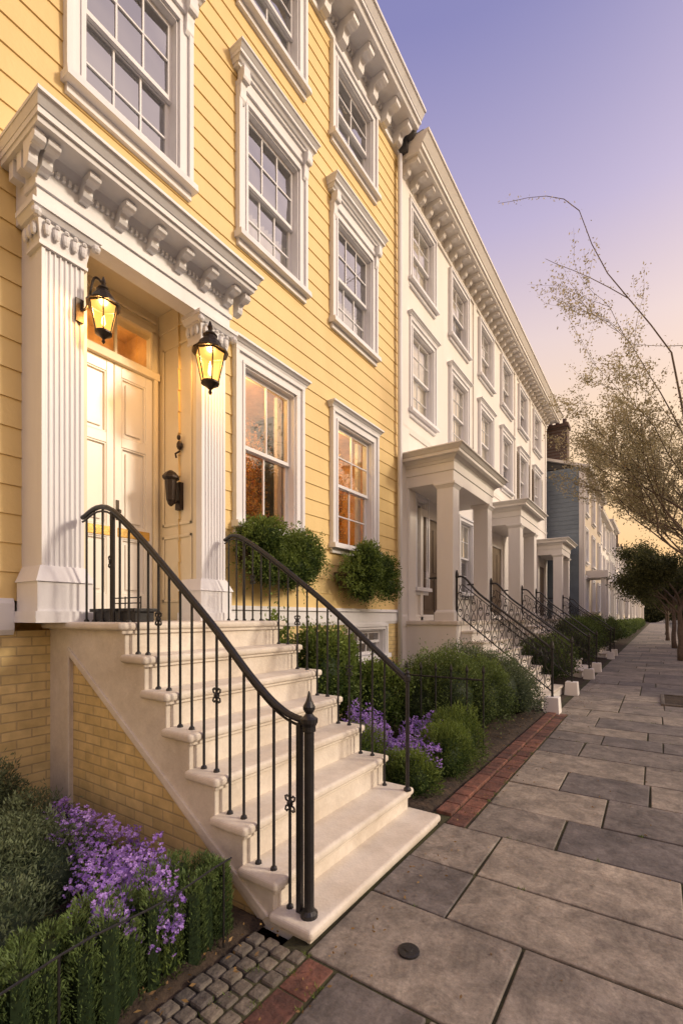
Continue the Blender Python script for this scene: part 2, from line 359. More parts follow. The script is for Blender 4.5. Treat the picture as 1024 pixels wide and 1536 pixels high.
# ================================================================== YELLOW HOUSE
W=-4.1
YH=empty('yellow_townhouse'); S=sets()
wins1=[(3.95,4.90,2.72,4.60),(5.90,6.98,2.72,4.60)]
wins2=[(2.08,3.03,6.12,7.72),(4.0,4.97,6.12,7.72),(5.9,6.95,6.12,7.72)]
wins3=[(2.08,3.03,8.95,10.15),(4.0,4.97,8.95,10.15),(5.9,6.95,8.95,10.15)]
ops=wins1+wins2+wins3+[(2.0,3.05,1.2,5.0)]
sd=MB(); wall_open(sd,W,-3.0,8.0,1.72,10.6,ops,.2225,.013); sd.obj('clapboard_siding',M['yellow'],YH,recalc=False)
bd=MB(); bd.box(-14,-5.7,-3.0,7.99,0,10.7); bd.box(-5.7,W-.004,-3.0,-2.95,0,10.6); bd.box(-5.7,W-.005,7.93,7.99,0,10.6)
bd.obj('house_body',M['yellow'],YH)
window(S,W,*wins1[0],cols=2,rows=1,hood='small',curt='side',room=1.3,glass='glassr'); window(S,W,*wins1[1],cols=2,rows=2,hood='small',curt='side',room=1.3,glass='glassr')
for i,w in enumerate(wins2): window(S,W,*w,cols=3,rows=2,hood='big',curt=(None,'low','low')[i])
for w in wins3: window(S,W,*w,cols=2,rows=2,curt='low')
window(S,-4.08,6.2,7.35,.95,1.38,cols=3,rows=1,cw=.06)
# added plants and fill lights, standing in for golden foliage reflections
for (y0,y1,z0,z1),yl in zip(wins1,(4.25,6.3)):
    e=empty('gold_reflection_plant'); yc=(y0+y1)/2+.1; m=MB()
    m.lathe(W-.62,yc,[(.12,z0-.1),(.17,z0+.18),(.18,z0+.2),(.15,z0+.2)],14); m.obj('pot',M['doorb'],e)
    Ps=[];Ds=[];Ts=[]; st=MB()
    for i in range(34):
        a=random.uniform(0,6.28); rr_=random.uniform(.1,.5); top=Vector((W-.62+.6*rr_*math.cos(a),yc+rr_*math.sin(a),z0+random.uniform(.3,1.6)))
        c=catmull([(W-.62,yc,z0+.15),(W-.62+.1*math.cos(a),yc+.15*math.sin(a),z0+.5*(top.z-z0)),top],5); st.tube(c,.005,4)
        for p in c[3:]:
            for k in range(26):
                Ps.append((p.x+random.gauss(0,.07),p.y+random.gauss(0,.08),p.z+random.gauss(0,.08))); Ds.append((random.gauss(0,1),random.gauss(0,1),random.gauss(0,1))); Ts.append(random.random())
    st.obj('stems',M['bark'],e); leaves('leaves',np.array(Ps),np.array(Ds),.05,.03,np.array(Ts),M['leafGold'],e)
    plight('added_room_light',(W-.32,yl-.15,z1-.1),16,(1,.62,.22),.06,YH); plight('added_room_light',(W-1.05,yl,z0+1.0),26,(1,.58,.2),.08,YH)  # invented lights, added to turn the lower windows gold
T=MB()
stack(T,W,-3.0,1.55,[(1.50,1.70,.05,.05),(1.70,1.74,.05,.03),(1.46,1.50,.03,.05)],ends=(0,0))
stack(T,W,3.50,7.98,[(1.52,1.68,.05,.05),(1.68,1.73,.08,.03),(1.47,1.52,.03,.05)],ends=(0,0))
stack(T,W,-3.0,8.0,[(10.36,10.41,.05,.06),(10.41,10.66,.03,.03),(10.64,10.68,.06,.10),(10.68,10.74,.42,.45),(10.74,10.80,.48,.48),(10.80,10.90,.49,.56),(10.90,10.95,.58,.58)],back=-5,ends=(0,0))
for i in range(24):
    yy=-2.8+i*.46
    if yy<7.9: bracket(T,W+.03,yy,10.68,.14,.31,.32)
for i in range(150):
    yy=-2.9+i*.0727
    if yy<7.95: T.box(W+.03,W+.075,yy-.018,yy+.018,10.58,10.64)
T.obj('cornice_and_bands',M['trim'],YH,bevel=.003,seg=1)
rf=MB(); rf.box(-14,W+.5,-3.02,7.96,10.95,10.99); rf.obj('flat_roof',M['roof'],YH)
bb=MB(); wall_open(bb,-4.08,-3.0,7.97,-.1,1.49,[(6.2,7.35,.95,1.38)]); bb.obj('basement_brick_wall',M['ybrick'],YH,recalc=False)
dp=MB(); dp.tube([(W+.09,7.9,.1),(W+.09,7.9,10.3)],.045,10); dp.obj('drain_pipe',M['trim'],YH,smooth=True)
# ---- portico
P=MB(); R=MB()
for i_,(a,b) in enumerate(((1.60,1.93),(3.06,3.39))):
    (R if i_ else P).box(-4.46,-3.83,a+.015,b-.005,1.56,4.62)
    fluted(P,-3.755,-3.84,a+.012,b-.012,1.98,4.36)
    P.tbox((-4.05,-3.71,a-.035,b+.035),1.56,(-4.05,-3.71,a-.035,b+.035),1.86)
    P.tbox((-4.05,-3.695,a-.05,b+.05),1.86,(-4.05,-3.75,a+.0,b-.0),1.98)
    P.box(-4.05,-3.69,a-.055,b+.055,1.555,1.64)
    capital(P,-3.95,-3.75,a,b,4.34,4.60)
P.box(-3.90,-3.735,1.57,3.42,4.60,4.74); P.box(-3.90,-3.715,1.555,3.435,4.74,4.78); P.box(-3.90,-3.74,1.575,3.415,4.78,4.94)
P.box(-4.09,-3.90,1.575,1.70,4.605,4.94); P.box(-4.09,-3.90,3.30,3.415,4.605,4.94)
stack(P,-3.735,1.57,3.42,[(4.93,4.955,.0,.03),(4.955,4.99,.03,.06),(4.99,5.025,.24,.25),(5.025,5.07,.27,.27),(5.07,5.12,.28,.32),(5.12,5.145,.335,.335)],back=-4.09,ends=(.4,.5))
for i in range(7):
    yy=1.55+.06+i*(3.42-1.57-.1)/6; bracket(P,-3.74,yy,4.99,.07,.15,.19)
bracket(P,-3.74,1.515,4.99,.06,.19,.19); bracket(P,-3.74,3.50,4.99,.06,.19,.19)
for xx in (-3.85,-3.98): P.box(xx-.035,xx+.035,1.50,1.575,4.86,4.99)
for i in range(44): 
    yy=1.57+i*.0425; P.box(-3.74,-3.71,yy,yy+.022,4.895,4.93)
P.obj('portico',M['trim'],YH,bevel=.004,seg=1)
R.box(-4.46,-3.86,1.70,1.999,1.55,4.60)
R.box(-4.46,-3.905,3.062,3.29,4.621,4.829)
R.box(-4.46,-3.905,1.71,1.99,4.601,4.829)
R.box(-4.46,-3.91,1.72,3.28,4.83,4.9)
R.box(-4.62,-4.45,2.0,2.10,1.5,4.9); R.box(-4.62,-4.45,3.03,3.07,1.5,4.9)
R.box(-4.62,-4.45,2.1,3.03,4.62,4.9); R.box(-4.62,-4.44,2.1,3.03,4.12,4.22)
R.box(-4.455,-4.41,2.1,2.14,1.56,4.12); R.box(-4.455,-4.41,2.99,3.03,1.56,4.12); R.box(-4.455,-4.40,2.08,3.05,4.115,4.19)
R.box(-4.455,-4.42,2.12,3.02,4.60,4.66)
R.box(-4.455,-4.42,2.97,3.03,4.2,4.62);R.box(-4.455,-4.42,2.1,2.2,4.2,4.62)
R.box(-4.452,-4.425,2.12,3.02,4.72,4.75)
for (xa,xb_,za,zb) in ((-4.38,-3.90,1.75,2.45),(-4.38,-3.90,2.55,4.45)):
    R.box(xa,xb_,3.062,3.068,za,za+.03); R.box(xa,xb_,3.062,3.068,zb-.03,zb); R.box(xa,xa+.03,3.062,3.068,za,zb); R.box(xb_-.03,xb_,3.062,3.068,za,zb)
R.obj('door_surround',M['cream'],YH,bevel=.004,seg=1)
Dr=MB()
Dr.box(-4.52,-4.475,2.14,2.99,1.56,4.12)
for (a,b) in((2.145,2.562),(2.568,2.985)):
    Dr.box(-4.48,-4.445,a,a+.075,1.57,4.11); Dr.box(-4.48,-4.445,b-.075,b,1.57,4.11)
    for z0,z1 in((1.57,1.82),(2.38,2.50),(3.30,3.40),(4.0,4.11)):
        Dr.box(-4.48,-4.446,a+.074,b-.074,z0,z1)
    for z0,z1 in((1.82,2.38),(2.50,3.30),(3.40,4.0)):
        ya,yb=a+.075,b-.075
        Dr.box(-4.478,-4.452,ya,ya+.016,z0,z1);Dr.box(-4.478,-4.452,yb-.016,yb,z0,z1);Dr.box(-4.478,-4.453,ya,yb,z0,z0+.016);Dr.box(-4.478,-4.453,ya,yb,z1-.016,z1)
        Dr.prism([(ya+.05,z0+.05),(yb-.05,z0+.05),(yb-.05,z1-.05),(ya+.05,z1-.05)],'x',-4.478,-4.458)
Dr.obj('double_door',M['door'],YH,bevel=.005)
br=MB(); br.box(-4.447,-4.437,2.18,2.53,2.395,2.485); br.box(-4.447,-4.437,2.60,2.95,2.395,2.485); br.obj('letter_plates',M['brass'],YH,bevel=.003)
br=MB()
br.lathe(-4.42,2.60,[(.0,2.62),(.022,2.63),(.022,2.66),(.0,2.67)],10); br.box(-4.447,-4.44,2.58,2.615,2.56,2.76)
br.obj('door_hardware',M['bronze'],YH,bevel=.002)
tg=MB(); tg.box(-5.3,-5.28,1.9,3.2,4.0,4.9); tg.box(-5.3,-4.62,1.9,1.92,4.0,4.9); tg.box(-5.3,-4.62,3.18,3.2,4.0,4.9); tg.box(-5.3,-4.62,1.9,3.2,4.88,4.9); tg.obj('hallway_walls',M['warm'],YH)
plight('hall_lamp',(-4.95,2.8,4.6),7,(1,.58,.22),.06,YH)
tg=MB(); tg.add([(-4.47,2.2,4.22),(-4.47,2.97,4.22),(-4.47,2.97,4.6),(-4.47,2.2,4.6)],[(0,1,2,3)]); tg.obj('transom_glass',M['glassr'],YH)
tg=MB(); tg.box(-4.475,-4.45,2.575,2.6,4.22,4.6); tg.obj('transom_bar',M['cream'],YH)
finish(S,YH)
# ---- lanterns
def glowmat():
    m,nt,b,o=newmat('lantern_glass_lit'); N=nt.nodes.new; L=nt.links.new; nt.nodes.remove(b)
    e=N('ShaderNodeEmission'); e.inputs[0].default_value=(1,.44,.09,1); e.inputs[1].default_value=2.6
    t=N('ShaderNodeBsdfTransparent'); t.inputs[0].default_value=(1,.9,.7,1); mx=N('ShaderNodeMixShader'); mx.inputs[0].default_value=.5
    L(t.outputs[0],mx.inputs[1]); L(e.outputs[0],mx.inputs[2]); L(mx.outputs[0],o.inputs[0]); return m
def flamemat():
    m,nt,b,o=newmat('lamp_bulb'); b.inputs['Emission Color'].default_value=(1,.72,.3,1); b.inputs['Emission Strength'].default_value=14; return m
M['glow']=glowmat(); M['flame']=flamemat()
def lantern(c,h,att,lit=True):
    cx,cy,cz=c; e=empty('wall_lantern'); s=h/.5
    m=MB(); g=MB(); n=6
    rb,rt=.06*s,.105*s; zb,zt=cz-.13*s,cz+.08*s
    for k in range(n):
        a=2*math.pi*(k+.5)/n; a2=2*math.pi*(k+1.5)/n
        p0=(cx+rb*math.cos(a),cy+rb*math.sin(a),zb); p1=(cx+rt*math.cos(a),cy+rt*math.sin(a),zt)
        q0=(cx+rb*math.cos(a2),cy+rb*math.sin(a2),zb); q1=(cx+rt*math.cos(a2),cy+rt*math.sin(a2),zt)
        m.tube([p0,p1],.0055*s,5); m.tube([p0,q0],.006*s,5); m.tube([p1,q1],.008*s,5)
        g.add([p0,q0,q1,p1],[(0,1,2,3)])
        m.ball((p1[0],p1[1],zt+.012*s),.012*s,6)
    m.lathe(cx,cy,[(.125*s,zt),(.127*s,zt+.012*s),(.10*s,zt+.03*s),(.075*s,zt+.075*s),(.05*s,zt+.10*s),(.045*s,zt+.115*s),(.052*s,zt+.125*s),(.03*s,zt+.15*s),(.012*s,zt+.16*s),(.02*s,zt+.185*s),(.004*s,zt+.23*s)],12)
    m.lathe(cx,cy,[(.004,zb-.085*s),(.014*s,zb-.07*s),(.008*s,zb-.05*s),(.035*s,zb-.025*s),(.064*s,zb-.008*s),(.064*s,zb+.004*s)],12)
    A=Vector(att)
    pts=catmull([A,(A.x+.05,A.y*.7+cy*.3,A.z+.03),((A.x+cx)/2+.04,(A.y+cy)/2,zt+.2*s),(cx,cy,zt+.17*s)],6)
    m.tube(pts,.009*s,6)
    m.box(A.x-.01,A.x+.012,A.y-.03,A.y+.03,A.z-.09,A.z+.09)
    m.obj('iron_frame',M['bronze'],e,bevel=0); 
    if lit:
        g.obj('glass_panes',M['glow'],e,recalc=False)
        b=MB(); b.lathe(cx,cy,[(.004,zb+.05*s),(.016*s,zb+.075*s),(.012*s,zb+.11*s),(.002,zb+.15*s)],8); b.obj('bulb',M['flame'],e,smooth=True)
        plight('lantern_light',(cx,cy,cz+.045*s),30,(1,.56,.2),.035,e)
    return e
lantern((-3.60,1.99,3.96),.5,(-3.75,1.88,4.0)); lantern((-3.58,3.03,4.04),.68,(-3.75,3.12,4.12))
e=empty('wall_sconce'); m=MB()
m.lathe(-4.08,2.95,[(.01,2.72),(.03,2.74),(.035,2.76),(.045,2.78),(.06,2.98),(.085,3.0),(.085,3.02),(.05,3.06),(.02,3.08)],8)
m.box(-4.12,-4.04,3.03,3.072,2.7,2.98); m.tube([(-4.08,3.06,2.8),(-4.08,2.99,2.76),(-4.08,2.95,2.74)],.012,6)
m.ball((-4.06,3.04,3.36),(.035,.03,.05),8); m.ball((-4.06,3.03,3.44),(.02,.02,.03),8); m.tube([(-4.06,3.04,3.3),(-4.06,2.99,3.26),(-4.06,3.0,3.22)],.01,6)
m.obj('sconce_body',M['bronze'],e)
# ================================================================== STAIRCASE
def zk(k): return .07 if k==0 else .235+(k-1)*.221
NX=-1.38; TD=.227
def sx(k): return NX-TD*k
SS=empty('stone_staircase')
ya,yb=1.78,3.42
body=[(-4.1,-.05),(-4.1,1.51),(sx(7)-.04,1.51)]
for k in range(6,-1,-1):
    body+=[(sx(k+1)-.04,zk(k)-.05),(sx(k)-.04,zk(k)-.05)]
body+=[(sx(0)-.04,-.05)]
m=MB(); m.prism(body,'y',ya+.07,yb-.04)
m.obj('risers',M['stone'],SS)
m=MB()
for k in range(7): m.box(sx(k+1)-.06,sx(k),ya,yb,zk(k)-.055,zk(k))
m.box(-4.1,sx(7),ya-.03,yb+.03,1.505,1.56)
m.obj('treads',M['stone'],SS,bevel=.022,seg=4)
m=MB()
band=[(-4.1,-.05),(-4.1,1.508),(sx(7)-.045,1.508)]
for k in range(6,-1,-1): band+=[(sx(k+1)-.045,zk(k)-.052),(sx(k)-.045,zk(k)-.052)]
band+=[(sx(0)-.045,-.05),(-1.72,-.05),(-3.76,1.30),(-3.76,-.05)]
m.prism(band,'y',ya+.035,ya+.072)
m.prism([(-1.72,.0),(-1.68,.03),(-3.78,1.37),(-3.76,1.30)],'y',ya+.02,ya+.04)
m.box(-3.80,-3.755,ya+.02,ya+.04,-.05,1.34)
m.obj('stringer',M['stone'],SS,bevel=.005)
m=MB(); m.prism([(-3.77,-.05),(-1.70,-.05),(-3.77,1.33)],'y',ya+.058,ya+.074); m.obj('brick_side_panel',M['ybrickx'],SS)
m=MB()
for k in range(7): m.box(sx(k)-.045,sx(k)-.02,ya+.02,yb-.02,zk(k)-.075,zk(k)-.053)
m.box(sx(7)-.045,sx(7)-.02,ya+.0,yb,1.48,1.507)
m.obj('nosing_moulding',M['stone'],SS,bevel=.006)
def stepz(x):
    if x<sx(7): return 1.56
    k=int((NX-x)/TD); return zk(max(0,min(6,k)))
def rail(y,newel_x,path,newel_style):
    e=empty('iron_stair_railing'); m=MB()
    pts=catmull([(px,y,pz) for px,pz in path],8)
    m.tube(pts,.019,8); m.tube([p-Vector((0,0,.033)) for p in pts],.008,6)
    def rz(x):
        for a,b in zip(pts[:-1],pts[1:]):
            if (a.x<=x<=b.x): return a.z+(b.z-a.z)*(x-a.x)/max(1e-6,b.x-a.x)
        return pts[-1].z
    x=path[0][0]+.06;i=0
    while x<newel_x-.1:
        zb=stepz(x); zt=rz(x)-.02
        m.tube([(x,y,zb),(x,y,zt)],.0085,7); m.lathe(x,y,[(.02,zb),(.018,zb+.012),(.01,zb+.02)],8)
        if i%5==3:
            zc=zb+(zt-zb)*.55
            m.ball((x,y,zc),(.018,.018,.022),8)
            for sgn in(-1,1):
                for d in (-1,1):
                    m.tube([(x+d*.006,y,zc+sgn*.006),(x+d*.028,y,zc+sgn*.018),(x+d*.032,y,zc+sgn*.036),(x+d*.02,y,zc+sgn*.042),(x+d*.014,y,zc+sgn*.032)],.0055,5)
        x+=.1135; i+=1
    zb=stepz(newel_x); zt=path[-1][1]
    if newel_style:
        m.lathe(newel_x,y,[(.045,zb),(.045,zb+.02),(.03,zb+.035),(.026,zb+.05),(.026,zt-.05),(.034,zt-.045),(.034,zt-.02),(.045,zt),(.045,zt+.02),(.03,zt+.03),(.018,zt+.045),(.03,zt+.065),(.032,zt+.08),(.016,zt+.11),(.008,zt+.14),(.003,zt+.16)],14)
        m.box(newel_x-.075,newel_x-.047,y-.014,y+.014,zb+.0,zt-.01)
    else:
        m.lathe(newel_x,y,[(.03,zb),(.03,zb+.015),(.016,zb+.03),(.016,zt-.02),(.026,zt-.01),(.026,zt+.02),(.012,zt+.035),(.02,zt+.05),(.004,zt+.07)],10)
    m.tube([(path[1][0],y,stepz(path[1][0])),(path[1][0],y,path[1][1])],.013,8)
    m.obj('railing_iron',M['iron'],e,smooth=False)
rail(1.88,-1.47,[(-3.70,2.37),(-3.27,2.37),(-2.34,1.67),(-1.86,1.25),(-1.64,1.10),(-1.47,1.06)],1)
rail(3.32,-1.62,[(-3.70,2.39),(-3.42,2.38),(-2.5,1.79),(-1.62,1.11)],0)
e=empty('landing_planter'); m=MB(); m.box(-3.62,-3.06,1.92,2.07,1.562,1.65); m.box(-3.64,-3.04,1.90,2.09,1.635,1.66)
for zz in(1.70,1.74): m.tube([(-3.5,1.99,zz),(-3.1,1.99,zz)],.006,5)
for xx in(-3.5,-3.3,-3.1): m.tube([(xx,1.99,1.65),(xx,1.99,1.75)],.006,5)
m.obj('planter_trough',M['iron'],e,bevel=.005)
# ================================================================== WHITE TERRACE
WH=empty('white_townhouse'); S=sets()
wy=[(8.55,9.6),(10.75,11.8),(12.95,14.0),(15.15,16.2),(17.4,18.45),(19.8,20.85)]
ops=[]
for a,b in wy: ops+=[(a,b,5.75,7.4),(a,b,8.35,9.75)]
gw=[(8.75,9.2),(11.3,12.2),(16.4,17.3),(18.4,19.3)]
ops+=[(a,b,2.2,4.0) for a,b in gw]
m=MB(); wall_open(m,W,8.0,22.4,0,10.4,ops); m.obj('stucco_front_wall',M['stucco'],WH,recalc=False)
m=MB(); m.box(-14,-4.56,8.01,22.4,0,10.4); m.box(-4.56,W-.004,8.01,8.06,0,10.4); m.box(-4.56,W-.004,22.34,22.398,0,10.4); m.obj('house_body',M['stucco'],WH)
for i,(a,b) in enumerate(wy):
    window(S,W,a,b,5.75,7.4,cols=2,rows=2,hood='small',curt='half' if i==3 else 'full',glass='glassw',cw=.12)  # full pale curtains stand in for bright sunset reflections in the panes
    window(S,W,a,b,8.35,9.75,cols=2,rows=2,curt='half' if i%3==1 else 'full',glass='glassw',cw=.12)
for a,b in gw: window(S,W,a,b,2.2,4.0,cols=2,rows=2,curt='half',glass='glassw',cw=.1)
finish(S,WH)
T=MB()
stack(T,W,8.03,22.4,[(10.0,10.04,.04,.05),(10.04,10.26,.02,.02),(10.26,10.32,.05,.12),(10.32,10.37,.42,.45),(10.37,10.46,.48,.48),(10.46,10.6,.50,.60),(10.6,10.65,.62,.62)],back=-5,ends=(.0,1))
y=8.15
while y<22.3: bracket(T,W+.02,y,10.33,.11,.24,.34); y+=.36
for zz in (5.25,): stack(T,W,8.03,22.4,[(zz,zz+.09,.03,.05)],ends=(0,0))
T.box(W-.02,W+.04,8.03,8.4,0,10.0)
for yy in (12.35,16.75,19.1,22.1): T.box(W-.02,W+.035,yy,yy+.22,1.6,10.0)
stack(T,W,8.03,22.4,[(1.42,1.6,.06,.06),(1.6,1.64,.06,.04)],ends=(0,1))
T.obj('cornice_and_pilasters',M['stucco'],WH,bevel=.004,seg=1)
m=MB(); m.box(-14,W+.5,8.05,22.5,10.65,10.69); m.obj('flat_roof',M['roof'],WH)
m=MB(); m.box(-4.3,-3.9,7.96,8.06,10.4,10.94); m.ball((-3.84,8.02,10.72),(.12,.1,.14),10); m.obj('parapet_block',M['roof'],WH,bevel=.01)
m=MB()
for (a,b) in (wy[4],wy[5]):
    for yy in (a-.42,b+.15):
        m.box(W+.02,W+.05,yy,yy+.27,5.75,7.4)
        for q in range(24): m.box(W+.045,W+.062,yy+.03,yy+.24,5.82+q*.064,5.85+q*.064)
m.obj('shutters',M['doorb'],WH)
def white_portico(y0,y1,top):
    T=MB(); xf=-3.12
    for a in (y0+.1,y1-.42):
        T.box(xf-.32,xf,a,a+.32,1.52,top-.62); T.box(xf-.36,xf+.03,a-.035,a+.355,1.5,1.68); T.tbox((xf-.35,xf+.025,a-.03,a+.35),1.68,(xf-.32,xf,a,a+.32),1.73)
        T.tbox((xf-.32,xf,a,a+.32),top-.72,(xf-.36,xf+.04,a-.04,a+.36),top-.66); T.box(xf-.37,xf+.05,a-.05,a+.37,top-.66,top-.61)
        T.box(W-.02,W+.08,a,a+.32,1.52,top-.61)
    T.box(W-.02,xf+.01,y0+.09,y1-.09,top-.61,top-.4); T.box(W-.02,xf+.03,y0+.07,y1-.07,top-.4,top-.24)
    stack(T,xf,y0+.08,y1-.08,[(top-.25,top-.2,.03,.06),(top-.2,top-.15,.07,.12),(top-.15,top-.09,.2,.2),(top-.09,top-.03,.21,.27),(top-.03,top,.29,.29)],back=W-.02)
    T.obj('portico',M['stucco'],WH,bevel=.006,seg=1)
    D=MB(); yc=(y0+y1)/2; D.box(W-.01,W+.03,yc-.5,yc+.5,1.52,3.7); D.obj('front_door',M['doorb'],WH)
    T=MB()
    for z0,z1 in((1.75,2.4),(2.55,3.5)):
        for s in(-.42,.06): T.box(W+.028,W+.045,yc+s,yc+s+.36,z0,z1)
    T.obj('door_panels',M['doorb'],WH,bevel=.01)
    T=MB(); T.box(W-.01,W+.06,yc-.62,yc-.5,1.52,3.85); T.box(W-.01,W+.06,yc+.5,yc+.62,1.52,3.85); T.box(W-.01,W+.062,yc-.5,yc+.5,3.7,3.85); T.obj('door_frame',M['stucco'],WH,bevel=.005)
    st=empty('white_house_staircase'); T=MB(); xs0=-3.0; nS=8; rise=1.52/nS; td=.2
    T.box(W,xs0,y0+.02,y1-.02,1.44,1.52)
    for k in range(1,nS): T.box(xs0-.03,xs0+td*k,y0+.28,y1-.28,1.52-rise*k-.05,1.52-rise*k)
    T.obj('treads',M['stone'],st,bevel=.015)
    T=MB(); prof=[(W,-.05),(W,1.45),(xs0-.03,1.45)]
    for k in range(1,nS): prof+=[(xs0+td*(k-1)-.03,1.52-rise*k-.045),(xs0+td*k-.03,1.52-rise*k-.045)]
    prof+=[(xs0+td*(nS-1)-.03,-.05)]
    T.prism(prof,'y',y0+.3,y1-.3); T.box(W,xs0-.04,y0+.06,y1-.06,-.05,1.45); 
    for yy in (y0+.24,y1-.24): T.tbox((xs0+1.42,xs0+1.68,yy-.13,yy+.13),-.05,(xs0+1.44,xs0+1.66,yy-.11,yy+.11),.26)
    T.obj('stair_body',M['stucco'],st,bevel=.01)
    for yy in (y0+.24,y1-.24):
        e=empty('ornate_iron_railing'); R=MB()
        A=Vector((xs0-.1,yy,1.52)); B=Vector((xs0+1.55,yy,.24))
        U=Vector((0,0,.82)); 
        top_=[A+U,A+U+Vector((.15,0,-.02))]+[A+U+(B-A)*t for t in (.25,.5,.75,1)]
        R.tube(catmull(top_,4),.02,7); R.tube([A+Vector((.1,0,.05)),B+Vector((0,0,.1))],.012,6); R.tube([A+Vector((.1,0,.68)),B+Vector((0,0,.70))],.009,6)
        for c in (A,B): R.lathe(c.x,c.y,[(.03,c.z-.02),(.02,c.z+.05),(.02,c.z+.8),(.035,c.z+.83),(.03,c.z+.88),(.01,c.z+.95)],8)
        n=13
        for i in range(n):
            q=A+(B-A)*((i+.5)/n); h=.62; w=.058
            R.tube([q+Vector((-w*1.05,0,.08)),q+Vector((-w*1.05,0,.75))],.006,5)
            for s in (1,-1):
                pts=[]
                for t in np.linspace(0,1,16):
                    a=t*2*math.pi*1.1
                    pts.append(q+Vector((s*w*.85*math.sin(a)*(1-.2*t),0,.1+t*h+.02*math.cos(a*2))))
                R.tube(pts,.0065,5)
            for zc in (.24,.56):
                R.tube([q+Vector((.032*math.cos(a)*(1-a/16),0,zc+.032*math.sin(a)*(1-a/16))) for a in np.linspace(0,9,14)],.0055,4)
        C=Vector((W+.45,yy,1.52)); R.tube([C+U,A+U],.018,6)
        k=C.x+.1
        while k<A.x: R.tube([(k,yy,1.52),(k,yy,2.34)],.007,5); k+=.11
        R.obj('railing_iron',M['iron'],e)
white_portico(8.2,10.85,4.72); white_portico(13.3,15.6,4.78); white_portico(20.1,22.3,4.7)
# ================================================================== BLUE HOUSE + ROW
def row_house(name,y0,y1,xf,h,wallm,nw=3,floors=3,chim=True):
    H=empty(name); S=sets(); ops=[]; wl=(y1-y0)/nw
    for f in range(floors):
        for i in range(nw):
            yc=y0+wl*(i+.5); z0=1.9+f*(h-1.6)/floors; ops.append((yc-.45,yc+.45,z0,z0+1.45))
    m=MB(); wall_open(m,xf,y0,y1,0,h-.05,ops); m.obj('front_wall',wallm,H,recalc=False)
    for o in ops: window(S,xf,*o,cols=2,rows=1,cw=.1,curt='half',glass='glassw')
    finish(S,H,bev=0)
    m=MB(); m.box(-14,xf-.45,y0+.01,y1-.01,0,h-.06); m.box(xf-.45,xf-.003,y0+.01,y0+.06,0,h-.06); m.box(xf-.45,xf-.003,y1-.06,y1-.01,0,h-.06); m.obj('house_body',wallm,H)
    m=MB(); stack(m,xf,y0+.02,y1-.02,[(h-.4,h-.36,.03,.05),(h-.2,h-.12,.1,.25),(h-.12,h,.3,.36)],back=xf-.3,ends=(.3,0)); 
    m.box(xf-.02,xf+.05,y0+.02,y0+.2,0,h-.4)
    yc=y0+wl*.5+.9
    for a in (yc-.7,yc+.5): m.box(xf+.6,xf+.8,a,a+.2,0,3.4)
    m.box(xf-.02,xf+.9,yc-.8,yc+.8,3.4,3.75)
    m.obj('cornice_and_porch',M['stucco'],H,bevel=.01,seg=1)
    m=MB(); m.prism([(xf+.1,h),(xf-2.2,h+.9),(-14,h+.9),(-14,h)],'y',y0+.03,y1-.03); m.obj('roof',M['roof'],H)
    if chim:
        m=MB(); m.box(-4.9,-3.35,y0+.1,y0+.75,h,h+1.9); m.box(-4.96,-3.29,y0+.04,y0+.81,h+1.9,h+2.05)
        for q in range(5): m.lathe(-4.7+q*.3,y0+.42,[(.1,h+2.05),(.085,h+2.3),(.1,h+2.33),(.09,h+2.35)],8)
        m.obj('chimney',M['chim'],H)
    return H
bh=row_house('slate_blue_house',23.0,31.5,-2.75,8.3,M['beige'],3,3)
m=MB(); m.box(-14,-2.80,22.9,23.0,0,8.22)
for q in range(40): m.box(-9,-2.80,22.885,22.905,.1+q*.2,.285+q*.2)
m.obj('blue_clapboard_side',M['slate'],bh)
m=MB(); m.box(-2.84,-2.70,22.86,23.0,0,8.3); m.prism([(-2.70,8.2),(-2.70,8.32),(-5.2,9.2),(-5.2,9.08)],'y',22.84,23.02); m.tube([(-2.66,22.95,0),(-2.66,22.95,8)],.05,8); m.obj('corner_board',M['stucco'],bh)
yy=31.6
spec=[(M['stucco'],8.0,8),(M['grey'],8.8,7),(M['stucco'],7.6,9),(M['beige'],8.3,8),(M['stucco'],7.8,10),(M['grey'],8.4,9),(M['stucco'],8,12),(M['beige'],8.6,12),(M['stucco'],8,14)]
for mt,h,w in spec:
    row_house('terraced_house',yy,yy+w-.05,-2.95,h,mt,3,3,chim=(h!=8.0)); yy+=w
yy=-12
for mt,h,w in [(M['beige'],6.2,12),(M['grey'],5.8,11),(M['stucco'],6.4,12),(M['beige'],6,13),(M['stucco'],6.2,14),(M['grey'],6,14)]:
    H=empty('terraced_house')
    m=MB(); m.box(19,28,yy,yy+w-.1,0,h); m.obj('walls',mt,H,bevel=.02)
    m=MB()
    for i in range(4):
        for z0 in (1.4,4.0):
            yc=yy+w*(i+.5)/4; m.box(18.96,19.05,yc-.5,yc+.5,z0,z0+1.5)
    m.obj('windows',M['slate'],H)
    m=MB(); m.prism([(18.7,h),(23.5,h+1.8),(28.2,h)],'y',yy,yy+w-.1); m.obj('roof',M['roof'],H); yy+=w
